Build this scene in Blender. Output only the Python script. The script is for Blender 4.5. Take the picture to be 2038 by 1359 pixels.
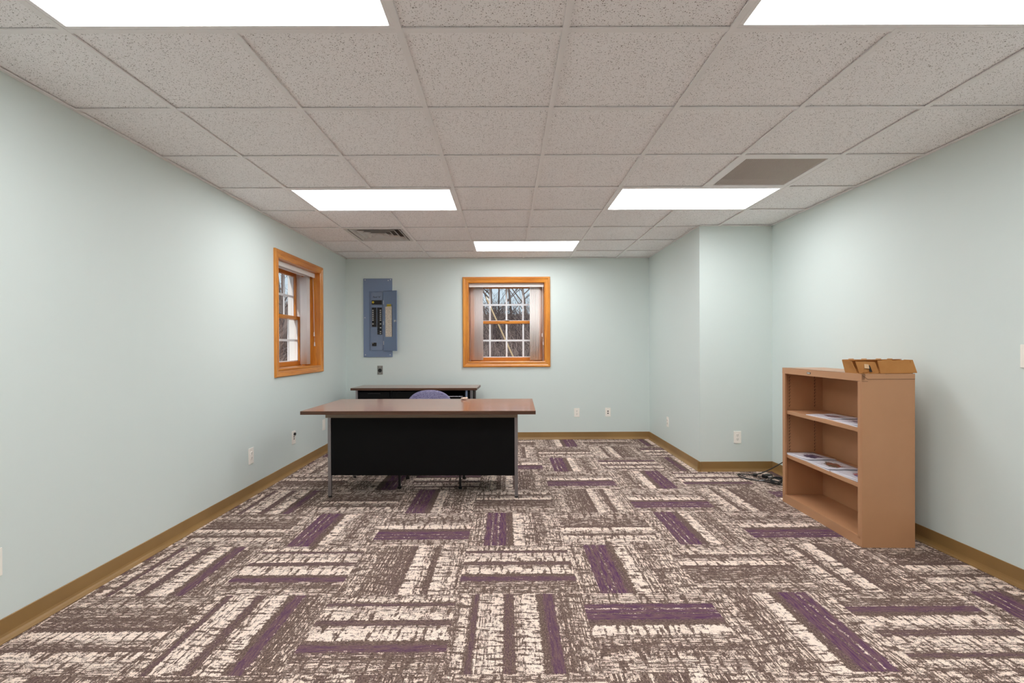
import bpy, bmesh, math, random
from mathutils import Vector, Matrix, noise
R_ = math.radians
rnd = random.Random(7)
for o in list(bpy.data.objects):
    bpy.data.objects.remove(o)
SC = bpy.context.scene
COL = SC.collection

# ------------------------------------------------------------------ camera
W, Hh = 2038.0, 1359.0
F, YAW, PITCH, ROLL, CX, CY = 999.6186, .0032, -.0046, -.0044, 1012.1834, 694.6615
cam_d = bpy.data.cameras.new('camera')
cam = bpy.data.objects.new('camera', cam_d)
COL.objects.link(cam)
SC.camera = cam
cam_d.sensor_fit = 'HORIZONTAL'
cam_d.sensor_width = 36.0
cam_d.lens = F / W * 36.0
cam_d.shift_x = (W / 2 - CX) / W
cam_d.shift_y = (CY - Hh / 2) / W
cam_d.clip_start = .02
cam_d.clip_end = 300
fwd = Vector((math.sin(YAW) * math.cos(PITCH), math.cos(YAW) * math.cos(PITCH), math.sin(PITCH)))
rt = Vector((math.cos(YAW), -math.sin(YAW), 0))
up = rt.cross(fwd)
r2 = rt * math.cos(ROLL) + up * math.sin(ROLL)
u2 = up * math.cos(ROLL) - rt * math.sin(ROLL)
mw = Matrix((r2, u2, -fwd)).transposed().to_4x4()
mw.translation = Vector((0, 0, 1.2125))
cam.matrix_world = mw

# ------------------------------------------------------------------ world, exposure
LAMP = 10.7            # radiance of the ceiling light diffusers
SC.view_settings.view_transform = 'Standard'
SC.view_settings.look = 'None'
SC.view_settings.exposure = 0.0
SC.view_settings.gamma = 1.0
SC.view_settings.use_curve_mapping = False
wd = bpy.data.worlds.new('sky')
SC.world = wd
wd.use_nodes = True
bg = wd.node_tree.nodes['Background']
bg.inputs[0].default_value = (.66, .80, .90, 1)
bg.inputs[1].default_value = 1.0
sun_d = bpy.data.lights.new('winter_sun', 'SUN')
sun_d.energy = 2.2
sun_d.angle = R_(3)
sun_d.color = (1, .95, .88)
sun = bpy.data.objects.new('winter_sun', sun_d)
COL.objects.link(sun)
sun.rotation_euler = (R_(52), 0, R_(-14))     # from behind the house, onto the wooded slope
SC.cycles.max_bounces = 12
SC.cycles.diffuse_bounces = 8
SC.cycles.sample_clamp_indirect = 6.0

# ------------------------------------------------------------------ materials
def srgb(r, g, b):
    def f(c):
        c /= 255.0
        return c / 12.92 if c <= .04045 else ((c + .055) / 1.055) ** 2.4
    return (f(r), f(g), f(b), 1)

def mat(name, col=(.8, .8, .8, 1), rough=.5, metal=0, spec=.5, **kw):
    m = bpy.data.materials.new(name)
    m.use_nodes = True
    b = m.node_tree.nodes['Principled BSDF']
    b.inputs['Base Color'].default_value = col
    b.inputs['Roughness'].default_value = rough
    b.inputs['Metallic'].default_value = metal
    b.inputs['Specular IOR Level'].default_value = spec
    for k, v in kw.items():
        b.inputs[k.replace('_', ' ')].default_value = v
    return m

class NT:
    """tiny node helper"""
    def __init__(s, m):
        s.m = m; s.t = m.node_tree; s.b = s.t.nodes['Principled BSDF']
    def n(s, typ, **kw):
        nd = s.t.nodes.new(typ)
        for k, v in kw.items():
            setattr(nd, k, v)
        return nd
    def l(s, a, b):
        s.t.links.new(a, b)
    def put(s, sock, v):
        if hasattr(v, 'is_linked') or isinstance(v, bpy.types.NodeSocket):
            s.l(v, sock)
        else:
            sock.default_value = v
    def math(s, op, a, b=None, c=None, clamp=False):
        nd = s.n('ShaderNodeMath', operation=op, use_clamp=clamp)
        s.put(nd.inputs[0], a)
        if b is not None: s.put(nd.inputs[1], b)
        if c is not None: s.put(nd.inputs[2], c)
        return nd.outputs[0]
    def step(s, v, lo, hi):
        nd = s.n('ShaderNodeMapRange', interpolation_type='SMOOTHSTEP')
        s.put(nd.inputs[0], v); s.put(nd.inputs[1], lo); s.put(nd.inputs[2], hi)
        return nd.outputs[0]
    def vec(s, x, y, z=0.0):
        nd = s.n('ShaderNodeCombineXYZ')
        s.put(nd.inputs[0], x); s.put(nd.inputs[1], y); s.put(nd.inputs[2], z)
        return nd.outputs[0]
    def noise(s, v, scale=1.0, detail=2.0, rough=.5, dist=0.0):
        nd = s.n('ShaderNodeTexNoise')
        s.l(v, nd.inputs['Vector'])
        nd.inputs['Scale'].default_value = scale
        nd.inputs['Detail'].default_value = detail
        nd.inputs['Roughness'].default_value = rough
        nd.inputs['Distortion'].default_value = dist
        return nd.outputs[0]
    def mix(s, f, a, b):
        nd = s.n('ShaderNodeMix', data_type='RGBA')
        s.put(nd.inputs[0], f); s.put(nd.inputs[6], a); s.put(nd.inputs[7], b)
        return nd.outputs[2]
    def obj(s):
        return s.n('ShaderNodeTexCoord').outputs['Object']
    def xyz(s, v):
        nd = s.n('ShaderNodeSeparateXYZ'); s.l(v, nd.inputs[0]); return nd.outputs
    def scale(s, v, sc):
        nd = s.n('ShaderNodeMapping'); s.l(v, nd.inputs[0]); nd.inputs['Scale'].default_value = sc
        return nd.outputs[0]
    def bump(s, h, st=.2, dist=.002):
        nd = s.n('ShaderNodeBump'); s.l(h, nd.inputs['Height'])
        nd.inputs['Strength'].default_value = st; nd.inputs['Distance'].default_value = dist
        s.l(nd.outputs[0], s.b.inputs['Normal'])

def m_wall():
    m = mat('sage_wall_paint', srgb(197, 207, 199), .55, spec=.3)
    N = NT(m); v = N.obj()
    a = N.noise(v, 1.3, 2)
    N.l(N.mix(N.math('MULTIPLY', a, .25), srgb(217, 228, 225), srgb(212, 223, 220)), N.b.inputs['Base Color'])
    N.bump(N.noise(v, 180, 2), .12, .001)
    return m

def m_tile():
    m = mat('mineral_fibre_ceiling_tile', srgb(226, 220, 212), .9, spec=.1)
    N = NT(m); v = N.obj()
    w1 = N.n('ShaderNodeVectorMath', operation='ADD')
    nz = N.n('ShaderNodeTexNoise'); N.l(v, nz.inputs['Vector']); nz.inputs['Scale'].default_value = 110
    sc = N.n('ShaderNodeVectorMath', operation='SCALE'); N.l(nz.outputs['Color'], sc.inputs[0]); sc.inputs['Scale'].default_value = .008
    N.l(v, w1.inputs[0]); N.l(sc.outputs[0], w1.inputs[1])
    masks = []
    for s_, th, cut in ((200, .17, .74), (125, .17, .87)):
        vo = N.n('ShaderNodeTexVoronoi', voronoi_dimensions='2D'); N.l(w1.outputs[0], vo.inputs['Vector']); vo.inputs['Scale'].default_value = s_
        sx = N.n('ShaderNodeSeparateColor'); N.l(vo.outputs['Color'], sx.inputs[0])
        keep = N.math('GREATER_THAN', sx.outputs[0], cut)
        size = N.math('MULTIPLY_ADD', sx.outputs[1], th, .09)
        d = N.math('SUBTRACT', 1.0, N.step(vo.outputs['Distance'], size, N.math('ADD', size, .08)))
        masks.append(N.math('MULTIPLY', d, keep))
    mk = N.math('MAXIMUM', masks[0], masks[1])
    base = N.mix(N.noise(v, 3, 3), srgb(251, 250, 250), srgb(246, 244, 244))
    N.l(N.mix(N.math('MULTIPLY', mk, .9), base, srgb(96, 84, 76)), N.b.inputs['Base Color'])
    return m

def m_wood(name, c1, c2, c3, rough=.35, axis='X', sc=14, coat=.0):
    m = mat(name, c1, rough, spec=.5)
    N = NT(m); v = N.obj()
    st = {'X': (1.2, sc, sc), 'Y': (sc, 1.2, sc), 'Z': (sc, sc, 1.2)}[axis]
    vv = N.scale(v, st)
    a = N.noise(vv, 1.0, 4, .6, .6)
    b = N.noise(N.scale(v, tuple(x * 5 for x in st)), 1.0, 3, .6)
    c = N.mix(N.step(a, .35, .68), c1, c2)
    c = N.mix(N.math('MULTIPLY', N.step(b, .5, .75), .6), c, c3)
    N.l(c, N.b.inputs['Base Color'])
    m.node_tree.nodes['Principled BSDF'].inputs['Coat Weight'].default_value = coat
    m.node_tree.nodes['Principled BSDF'].inputs['Coat Roughness'].default_value = .15
    return m

OR1, OR2, OR3 = srgb(226, 150, 56), srgb(200, 120, 38), srgb(158, 86, 28)
M = {}
M['wall'] = m_wall()
M['tile'] = m_tile()
M['tee'] = mat('white_painted_grid_steel', srgb(240, 238, 237), .45)
M['tee_dark'] = mat('ceiling_void', srgb(70, 62, 56), .9)
M['oakX'] = m_wood('orange_pine_along_x', OR1, OR2, OR3, .32, 'X', coat=.3)
M['oakY'] = m_wood('orange_pine_along_y', OR1, OR2, OR3, .32, 'Y', coat=.3)
M['oakZ'] = m_wood('orange_pine_along_z', OR1, OR2, OR3, .32, 'Z', coat=.3)
M['walnutX'] = m_wood('walnut_laminate', srgb(158, 112, 92), srgb(134, 90, 72), srgb(104, 66, 50), .17, 'X', 11, coat=.15)
M['walnut_edge'] = m_wood('walnut_edge_band', srgb(96, 64, 44), srgb(74, 46, 32), srgb(52, 32, 22), .4, 'X', 30)
M['white'] = mat('white_vinyl', srgb(236, 234, 232), .4)
M['grid'] = mat('white_window_grille', srgb(240, 242, 246), .4)
M['blind'] = mat('pale_blind_vinyl', srgb(252, 248, 246), .5)
t = M['blind'].node_tree
tl = t.nodes.new('ShaderNodeBsdfTranslucent'); tl.inputs[0].default_value = srgb(252, 248, 246); mxs = t.nodes.new('ShaderNodeMixShader'); mxs.inputs[0].default_value = .22
t.links.new(t.nodes['Principled BSDF'].outputs[0], mxs.inputs[1]); t.links.new(tl.outputs[0], mxs.inputs[2]); t.links.new(mxs.outputs[0], t.nodes['Material Output'].inputs[0])
M['ivory'] = mat('ivory_plastic', srgb(250, 246, 238), .35)
M['black'] = mat('black_plastic', srgb(22, 22, 24), .4)
M['slot'] = mat('dark_slot', srgb(30, 26, 24), .7)
M['blacksteel'] = mat('black_painted_steel', srgb(16, 16, 17), .5, spec=.12)
M['greysteel'] = mat('brushed_grey_steel', srgb(150, 146, 148), .38, .75)
M['railsteel'] = mat('taupe_painted_rail', srgb(138, 124, 108), .45, .3)
M['chrome'] = mat('chrome', srgb(200, 200, 202), .2, 1)
M['bluesteel'] = mat('blue_grey_enamel', srgb(120, 137, 166), .38, spec=.5)
M['bluedark'] = mat('blue_grey_deadfront', srgb(128, 143, 168), .4)
M['screw'] = mat('zinc_screw', srgb(210, 212, 214), .3, .6)
M['toggle'] = mat('white_toggle', srgb(238, 236, 232), .4)
M['yellow'] = mat('yellow_label', srgb(222, 200, 60), .5)
M['tan'] = mat('tan_enamel', srgb(164, 122, 90), .34, spec=.5)
M['punch'] = mat('punched_hole_shade', srgb(74, 50, 36), .8)  # dark colour stands in for the shade in the strip holes
M['tanlight'] = M['tan']
M['paper'] = mat('white_paper', srgb(232, 232, 238), .5)
M['alu'] = mat('grey_metal_plate', srgb(150, 150, 146), .35, .8)
M['baseb'] = mat('brown_vinyl_base', srgb(138, 108, 70), .4, spec=.5)
M['diff_off'] = None
# diffuser: a lamp, so it emits
dm = mat('lit_acrylic_diffuser', (.9, .9, .9, 1), .5)
db = dm.node_tree.nodes['Principled BSDF']
db.inputs['Emission Color'].default_value = (.98, .985, 1.0, 1)
db.inputs['Emission Strength'].default_value = LAMP
M['lamp'] = dm
# baseboard flecks
N = NT(M['baseb']); v = N.obj()
N.l(N.mix(N.step(N.noise(v, 2.2, 3), .3, .7), srgb(158, 124, 76), srgb(142, 110, 66)), N.b.inputs['Base Color'])
# tan enamel slight mottling
N = NT(M['tan']); v = N.obj()
N.l(N.mix(N.noise(v, 7, 3), srgb(192, 144, 106), srgb(182, 135, 98)), N.b.inputs['Base Color'])
N.bump(N.noise(v, 350, 1), .1, .0005)
# glass
gm = bpy.data.materials.new('window_glass'); gm.use_nodes = True
t = gm.node_tree; t.nodes.clear()
o_ = t.nodes.new('ShaderNodeOutputMaterial'); tr = t.nodes.new('ShaderNodeBsdfTransparent'); gl = t.nodes.new('ShaderNodeBsdfGlossy')
gl.inputs['Roughness'].default_value = .02; mx = t.nodes.new('ShaderNodeMixShader'); fr = t.nodes.new('ShaderNodeFresnel'); fr.inputs[0].default_value = 1.3
geo = t.nodes.new('ShaderNodeNewGeometry'); inv = t.nodes.new('ShaderNodeMath'); inv.operation = 'SUBTRACT'; inv.inputs[0].default_value = 1.0; t.links.new(geo.outputs['Backfacing'], inv.inputs[1])
ml = t.nodes.new('ShaderNodeMath'); ml.operation = 'MULTIPLY'; t.links.new(fr.outputs[0], ml.inputs[0]); t.links.new(inv.outputs[0], ml.inputs[1])
t.links.new(ml.outputs[0], mx.inputs[0]); t.links.new(tr.outputs[0], mx.inputs[1]); t.links.new(gl.outputs[0], mx.inputs[2]); t.links.new(mx.outputs[0], o_.inputs[0])
M['glass'] = gm
# speckled purple upholstery
m = mat('speckled_purple_fabric', srgb(120, 112, 160), .95, spec=.1); N = NT(m); v = N.obj()
N.l(N.mix(N.step(N.noise(v, 260, 2), .42, .58), srgb(70, 64, 104), srgb(166, 162, 190)), N.b.inputs['Base Color']); N.bump(N.noise(v, 300, 2), .5, .002)
M['fabric'] = m
# cardboard
m = mat('brown_cardboard', srgb(190, 136, 80), .85, spec=.1); N = NT(m); v = N.obj()
N.l(N.mix(N.noise(v, 18, 3), srgb(196, 142, 86), srgb(178, 124, 72)), N.b.inputs['Base Color'])
M['card'] = m
M['card_in'] = mat('cardboard_cut_edge', srgb(224, 190, 150), .9)
# bark, brush, leaf litter
m = mat('bare_bark', srgb(98, 82, 76), .95); N = NT(m); v = N.obj()
N.l(N.mix(N.noise(N.scale(v, (9, 9, 1.5)), 1, 4), srgb(92, 80, 78), srgb(150, 132, 124)), N.b.inputs['Base Color'])
M['bark'] = m
m = mat('leaf_litter', srgb(92, 78, 70), 1.0); N = NT(m); v = N.obj()
N.l(N.mix(N.step(N.noise(v, 2.4, 8, .7), .35, .65), srgb(96, 80, 76), srgb(160, 140, 128)), N.b.inputs['Base Color'])
M['litter'] = m
M['twig'] = mat('dry_twigs', srgb(160, 142, 136), 1.0)
M['twig2'] = mat('dark_twigs', srgb(96, 82, 84), 1.0)
M['pale_stick'] = mat('barkless_pale_trunk', srgb(206, 178, 142), .8)
M['siding'] = mat('pale_siding', srgb(196, 198, 204), .7)

# carpet ----------------------------------------------------------------
def ramp_of(N, fac, stops, name):
    nd = N.n('ShaderNodeValToRGB'); nd.label = name
    N.l(fac, nd.inputs[0])
    cr = nd.color_ramp; cr.interpolation = 'LINEAR'
    els = cr.elements
    while len(els) > 1: els.remove(els[-1])
    first = True
    for p, c in stops:
        e = els[0] if first else els.new(p)
        if first: e.position = p
        e.color = (c[0], c[1], c[2], 1); first = False
    return nd.outputs[0]

def prof(segs):
    """segs: (start, cream, purple, blotch) -> soft stops"""
    st = []
    for k, (a, c, p, b) in enumerate(segs):
        end = segs[k + 1][0] if k + 1 < len(segs) else 1.0
        e = min(.008, (end - a) / 3)
        st.append((min(a + (0 if k == 0 else e), 1), (c, p, b)))
        st.append((end - e if end < 1 else 1.0, (c, p, b)))
    return st
# cream density, purple, blotch (1 = broad torn blocks, 0 = thin stitched dashes)
PA = [(0, .72, 0, .3), (.04, .58, 0, 0), (.12, .60, 0, .2), (.17, .03, .85, 0), (.235, .5, .3, 0), (.25, .02, .9, 0), (.30, .45, .3, 0), (.315, .02, .95, 0), (.39, .05, .25, 0),
      (.44, .30, 0, .8), (.47, .92, 0, 1), (.585, .60, 0, 0), (.70, .42, .1, 0), (.75, .60, 0, .8), (.83, .75, 0, 1), (.87, .64, 0, 0)]
PB = [(0, .55, 0, .3), (.05, .82, 0, 1), (.12, .50, 0, 1), (.14, .02, .42, 0), (.18, .72, 0, 0), (.29, .84, 0, 1), (.38, .05, .28, 0), (.455, .68, 0, 0), (.52, .90, 0, 1),
      (.64, .30, 0, .8), (.66, .10, .15, 0), (.69, .02, .72, 0), (.77, .50, .1, 0), (.82, .40, .05, 0), (.89, .62, 0, .35), (.93, .60, 0, 0)]
PC = [(0, .60, 0, .4), (.05, .50, 0, 0), (.09, .72, 0, .8), (.17, .50, 0, 0), (.26, .42, .05, 0), (.36, .36, .1, 0), (.47, .05, .15, 0), (.51, .90, 0, 1), (.61, .62, 0, 0),
      (.69, .24, .1, 0), (.75, .84, 0, 1), (.84, .68, 0, 0), (.92, .70, 0, .3), (.96, .5, 0, 0)]

def m_carpet():
    m = mat('patterned_carpet_tile', srgb(110, 95, 88), .95, spec=.08)
    N = NT(m)
    uv = N.n('ShaderNodeUVMap', uv_map='tile_uv').outputs[0]      # x: along the stripes, y: across
    at = N.n('ShaderNodeAttribute', attribute_name='tile_kind')
    sx = N.n('ShaderNodeSeparateColor'); N.l(at.outputs['Color'], sx.inputs[0])
    kind, seed = sx.outputs[0], sx.outputs[1]
    x, y, _ = N.xyz(uv)
    so = N.math('MULTIPLY', seed, 37.0)
    # wobble the band edges a little
    wob = N.noise(N.vec(N.math('MULTIPLY', x, 16), N.math('MULTIPLY', y, 5), so), 1, 3, .7)
    ragged = N.noise(N.vec(N.math('MULTIPLY', x, 55), N.math('MULTIPLY', y, 12), so), 1, 2, .7)
    yw = N.math('ADD', y, N.math('MULTIPLY', N.math('SUBTRACT', wob, .5), .016))
    yw = N.math('ADD', yw, N.math('MULTIPLY', N.math('SUBTRACT', ragged, .5), .05), clamp=True)
    a = ramp_of(N, yw, prof(PA), 'A'); b = ramp_of(N, yw, prof(PB), 'B'); c = ramp_of(N, yw, prof(PC), 'C')
    ab = N.mix(N.math('GREATER_THAN', kind, .25), a, b)
    abc = N.mix(N.math('GREATER_THAN', kind, .75), ab, c)
    s2 = N.n('ShaderNodeSeparateColor'); N.l(abc, s2.inputs[0])
    dens, pur, blo = s2.outputs[0], s2.outputs[1], s2.outputs[2]
    # thin stitched dashes: rows ~4 mm apart, dashes ~4 cm long
    rowid = N.math('FLOOR', N.math('MULTIPLY', y, 105))
    wn = N.n('ShaderNodeTexWhiteNoise', noise_dimensions='2D'); N.l(N.vec(rowid, so), wn.inputs['Vector'])
    shift = N.math('MULTIPLY', wn.outputs['Value'], 3.0)
    dash = N.noise(N.vec(N.math('MULTIPLY_ADD', x, 15, shift), N.math('MULTIPLY', rowid, 3.7), so), 1, 2, .6)
    rowgap = N.math('ABSOLUTE', N.math('SUBTRACT', N.math('FRACT', N.math('MULTIPLY', y, 105)), .5))
    lines = N.math('MULTIPLY_ADD', N.math('SUBTRACT', .5, rowgap), .28, dash)
    lines = N.math('ADD', lines, N.math('MULTIPLY', N.math('SUBTRACT', wn.outputs['Value'], .5), .16))
    # broad torn blocks
    bl = N.noise(N.vec(N.math('MULTIPLY', x, 20), N.math('MULTIPLY', y, 30), so), 1, 5, .7)
    bl = N.math('ADD', N.math('ADD', N.math('MULTIPLY', bl, .70), N.math('MULTIPLY', lines, .42)), -.045)
    # yarn grain, short strokes across the stripes
    g = N.noise(N.vec(N.math('MULTIPLY', x, 190), N.math('MULTIPLY', y, 120), so), 1, 2, .6)
    g = N.math('MULTIPLY', N.math('SUBTRACT', g, .5), .62)
    # dark transverse breaks: one weft pattern runs over the whole tile
    brk = N.noise(N.vec(N.math('MULTIPLY_ADD', y, 2.2, N.math('MULTIPLY', x, 34)), N.math('MULTIPLY', y, 7), N.math('ADD', so, 9.0)), 1, 2, .6)
    brk = N.math('MULTIPLY', N.math('SUBTRACT', 1.0, N.step(brk, .36, .50)), .22)
    f = N.math('ADD', N.math('MULTIPLY', lines, N.math('SUBTRACT', 1.0, blo)), N.math('MULTIPLY', bl, blo))
    f = N.math('SUBTRACT', N.math('ADD', f, g), brk)
    thr = N.math('MULTIPLY_ADD', dens, -.46, .885)
    cream = N.step(f, N.math('SUBTRACT', thr, .03), N.math('ADD', thr, .03))
    v = N.obj()
    cc = N.mix(N.noise(v, 9, 2), srgb(252, 236, 222), srgb(248, 224, 210))
    base = N.mix(N.step(N.noise(N.vec(N.math('MULTIPLY', x, 60), N.math('MULTIPLY', y, 110), so), 1, 3, .7), .35, .65), srgb(86, 70, 64), srgb(134, 113, 103))
    pn = N.noise(N.vec(N.math('MULTIPLY', x, 9), N.math('MULTIPLY', y, 60), so), 1, 3, .7)
    pcol = N.mix(N.step(pn, .4, .62), srgb(120, 92, 98), srgb(92, 58, 92))
    pmask = N.math('MULTIPLY', pur, N.step(N.math('ADD', pn, N.math('MULTIPLY', pur, .4)), .45, .7), clamp=True)
    dark = N.mix(pmask, base, pcol)
    N.l(N.mix(cream, dark, cc), N.b.inputs['Base Color'])
    N.bump(N.math('ADD', N.math('MULTIPLY', cream, .5), N.noise(v, 420, 2)), .5, .003)
    return m
M['carpet'] = m_carpet()

# ------------------------------------------------------------------ geometry helpers
def link(name, me, m=None, parent=None, loc=None, rot=None):
    o = bpy.data.objects.new(name, me)
    COL.objects.link(o)
    if m is not None and me is not None:
        for x in (m if isinstance(m, (list, tuple)) else [m]):
            me.materials.append(x)
    if parent is not None: o.parent = parent
    if loc is not None: o.location = loc
    if rot is not None: o.rotation_euler = rot
    return o

def tag(o, label=None, cat=None, group=None, kind=None):
    if label: o['label'] = label
    if cat: o['category'] = cat
    if group: o['group'] = group
    if kind: o['kind'] = kind
    return o

def empty(name, loc=(0, 0, 0), rz=0, label=None, cat=None, group=None, kind=None):
    o = bpy.data.objects.new(name, None)
    COL.objects.link(o)
    o.empty_display_size = .05
    o.location = loc; o.rotation_euler = (0, 0, rz)
    return tag(o, label, cat, group, kind)

class B:
    def __init__(s): s.bm = bmesh.new(); s.mi = 0
    def _fin(s, faces):
        for f in faces: f.material_index = s.mi
    def box(s, x0, x1, y0, y1, z0, z1, rz=0, rx=0, ry=0, piv=None):
        c = Vector(((x0 + x1) / 2, (y0 + y1) / 2, (z0 + z1) / 2))
        r = bmesh.ops.create_cube(s.bm, size=1)
        vs = r['verts']
        bmesh.ops.scale(s.bm, vec=(abs(x1 - x0), abs(y1 - y0), abs(z1 - z0)), verts=vs)
        bmesh.ops.translate(s.bm, vec=c, verts=vs)
        if rz or rx or ry:
            p = Vector(piv) if piv else c
            mt = Matrix.Rotation(rz, 3, 'Z') @ Matrix.Rotation(ry, 3, 'Y') @ Matrix.Rotation(rx, 3, 'X')
            bmesh.ops.rotate(s.bm, cent=p, matrix=mt, verts=vs)
        s._fin({f for v in vs for f in v.link_faces})
        return vs
    def cyl(s, p, r, h, axis='Z', seg=24, r2=None):
        res = bmesh.ops.create_cone(s.bm, cap_ends=True, segments=seg, radius1=r, radius2=r if r2 is None else r2, depth=h)
        vs = res['verts']
        if axis == 'X': bmesh.ops.rotate(s.bm, cent=(0, 0, 0), matrix=Matrix.Rotation(R_(90), 3, 'Y'), verts=vs)
        if axis == 'Y': bmesh.ops.rotate(s.bm, cent=(0, 0, 0), matrix=Matrix.Rotation(R_(90), 3, 'X'), verts=vs)
        bmesh.ops.translate(s.bm, vec=p, verts=vs)
        s._fin({f for v in vs for f in v.link_faces})
        return vs
    def sph(s, p, r, sc=(1, 1, 1), seg=12):
        res = bmesh.ops.create_uvsphere(s.bm, u_segments=seg, v_segments=max(6, seg // 2), radius=r)
        vs = res['verts']
        bmesh.ops.scale(s.bm, vec=sc, verts=vs)
        bmesh.ops.translate(s.bm, vec=p, verts=vs)
        s._fin({f for v in vs for f in v.link_faces})
        return vs
    def tube(s, pts, rad, seg=8, cap=True):
        """swept tube through pts; rad number or list"""
        pts = [Vector(p) for p in pts]
        n = len(pts)
        rings = []
        prev = None
        for i, p in enumerate(pts):
            d = (pts[min(i + 1, n - 1)] - pts[max(i - 1, 0)]).normalized()
            if prev is None:
                a = Vector((0, 0, 1)) if abs(d.z) < .9 else Vector((1, 0, 0))
                u = d.cross(a).normalized()
            else:
                u = (prev - d * prev.dot(d)).normalized()
            prev = u; w = d.cross(u)
            rr = rad[i] if isinstance(rad, (list, tuple)) else rad
            rings.append([s.bm.verts.new(p + (u * math.cos(2 * math.pi * k / seg) + w * math.sin(2 * math.pi * k / seg)) * rr) for k in range(seg)])
        fs = []
        for i in range(n - 1):
            for k in range(seg):
                fs.append(s.bm.faces.new((rings[i][k], rings[i][(k + 1) % seg], rings[i + 1][(k + 1) % seg], rings[i + 1][k])))
        if cap:
            fs.append(s.bm.faces.new(list(reversed(rings[0])))); fs.append(s.bm.faces.new(rings[-1]))
        s._fin(fs)
        for f in fs: f.smooth = True
    def poly(s, pts):
        f = s.bm.faces.new([s.bm.verts.new(p) for p in pts]); f.material_index = s.mi; return f
    def prism(s, outline, d):
        """closed 3-D outline (list of points) extruded by vector d"""
        d = Vector(d)
        a = [s.bm.verts.new(p) for p in outline]; b = [s.bm.verts.new(Vector(p) + d) for p in outline]
        fs = [s.bm.faces.new(a), s.bm.faces.new(list(reversed(b)))]
        n = len(a)
        for i in range(n):
            fs.append(s.bm.faces.new((a[i], b[i], b[(i + 1) % n], a[(i + 1) % n])))
        s._fin(fs)
        return a + b
    def frame(s, x0, x1, z0, z1, profile, mats=None):
        """mitred picture frame round an opening in the xz plane; profile = [(outwards, towards -y)]"""
        loops = []
        for t_, p in profile:
            loops.append([s.bm.verts.new(v) for v in ((x0 - t_, -p, z0 - t_), (x1 + t_, -p, z0 - t_), (x1 + t_, -p, z1 + t_), (x0 - t_, -p, z1 + t_))])
        for i in range(len(loops) - 1):
            for k in range(4):
                f = s.bm.faces.new((loops[i][k], loops[i][(k + 1) % 4], loops[i + 1][(k + 1) % 4], loops[i + 1][k]))
                f.material_index = (mats[k] if mats else s.mi)
    def build(s, name, m, parent=None, bevel=0, seg=2, smooth=False, loc=None, rot=None, weld=True):
        if weld: bmesh.ops.recalc_face_normals(s.bm, faces=s.bm.faces)
        me = bpy.data.meshes.new(name)
        s.bm.to_mesh(me); s.bm.free()
        if smooth:
            for p in me.polygons: p.use_smooth = True
        o = link(name, me, m, parent, loc, rot)
        if bevel:
            b = o.modifiers.new('bevel', 'BEVEL'); b.width = bevel; b.segments = seg; b.limit_method = 'ANGLE'; b.angle_limit = R_(40)
        return o

def bx(name, m, parent, x0, x1, y0, y1, z0, z1, bevel=0, **kw):
    b = B(); b.box(x0, x1, y0, y1, z0, z1, **kw); return b.build(name, m, parent, bevel)

def copy_tree(o, parent=None):
    c = o.copy(); COL.objects.link(c); c.parent = parent
    for ch in list(o.children): copy_tree(ch, c)
    return c

# ------------------------------------------------------------------ room constants
XL, XR, XC, YC, YB, CH = -2.1015, 2.5674, 1.8645, 4.8513, 6.5765, 2.369
YR = -2.9             # wall behind the camera
TH = .32
TOP = CH + .10
GX0, GY0, G = .2199, 1.8448, .6096

# floor: one carpet, each tile quarter turned to its neighbours
KA, KB, KC = 0.0, .5, 1.0
tiles = {  # (column, row): (profile, reversed)
 (0, 0): (KB, 0), (-1, 0): (KB, 0), (-2, 0): (KB, 0), (1, 0): (KA, 0), (2, 0): (KA, 1), (3, 0): (KB, 1), (4, 0): (KA, 0), (-3, 0): (KC, 0),
 (-2, 1): (KB, 0), (-1, 1): (KC, 0), (0, 1): (KB, 0), (1, 1): (KA, 0), (2, 1): (KC, 1), (3, 1): (KC, 1), (4, 1): (KC, 0), (-3, 1): (KB, 0),
 (-3, 2): (KC, 0), (-2, 2): (KA, 0), (-1, 2): (KA, 1), (0, 2): (KA, 0), (1, 2): (KC, 0), (2, 2): (KA, 0), (3, 2): (KA, 1), (4, 2): (KC, 0),
 (-3, 3): (KB, 0), (-2, 3): (KC, 0), (-1, 3): (KA, 0), (0, 3): (KC, 1), (1, 3): (KC, 0), (2, 3): (KA, 1), (3, 3): (KC, 1), (4, 3): (KA, 0),
 (0, 4): (KC, 1), (1, 4): (KA, 1), (2, 4): (KA, 1), (3, 4): (KB, 0), (0, 5): (KA, 1), (1, 5): (KA, 0), (2, 5): (KB, 1), (-1, -1): (KC, 1), (-2, -1): (KC, 0), (1, -1): (KC, 0)}
TX0, TY0, TG = -.2483, 1.8559, .6029
bm = bmesh.new(); uvl = bm.loops.layers.uv.new('tile_uv'); cl = bm.loops.layers.float_color.new('tile_kind')
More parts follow.
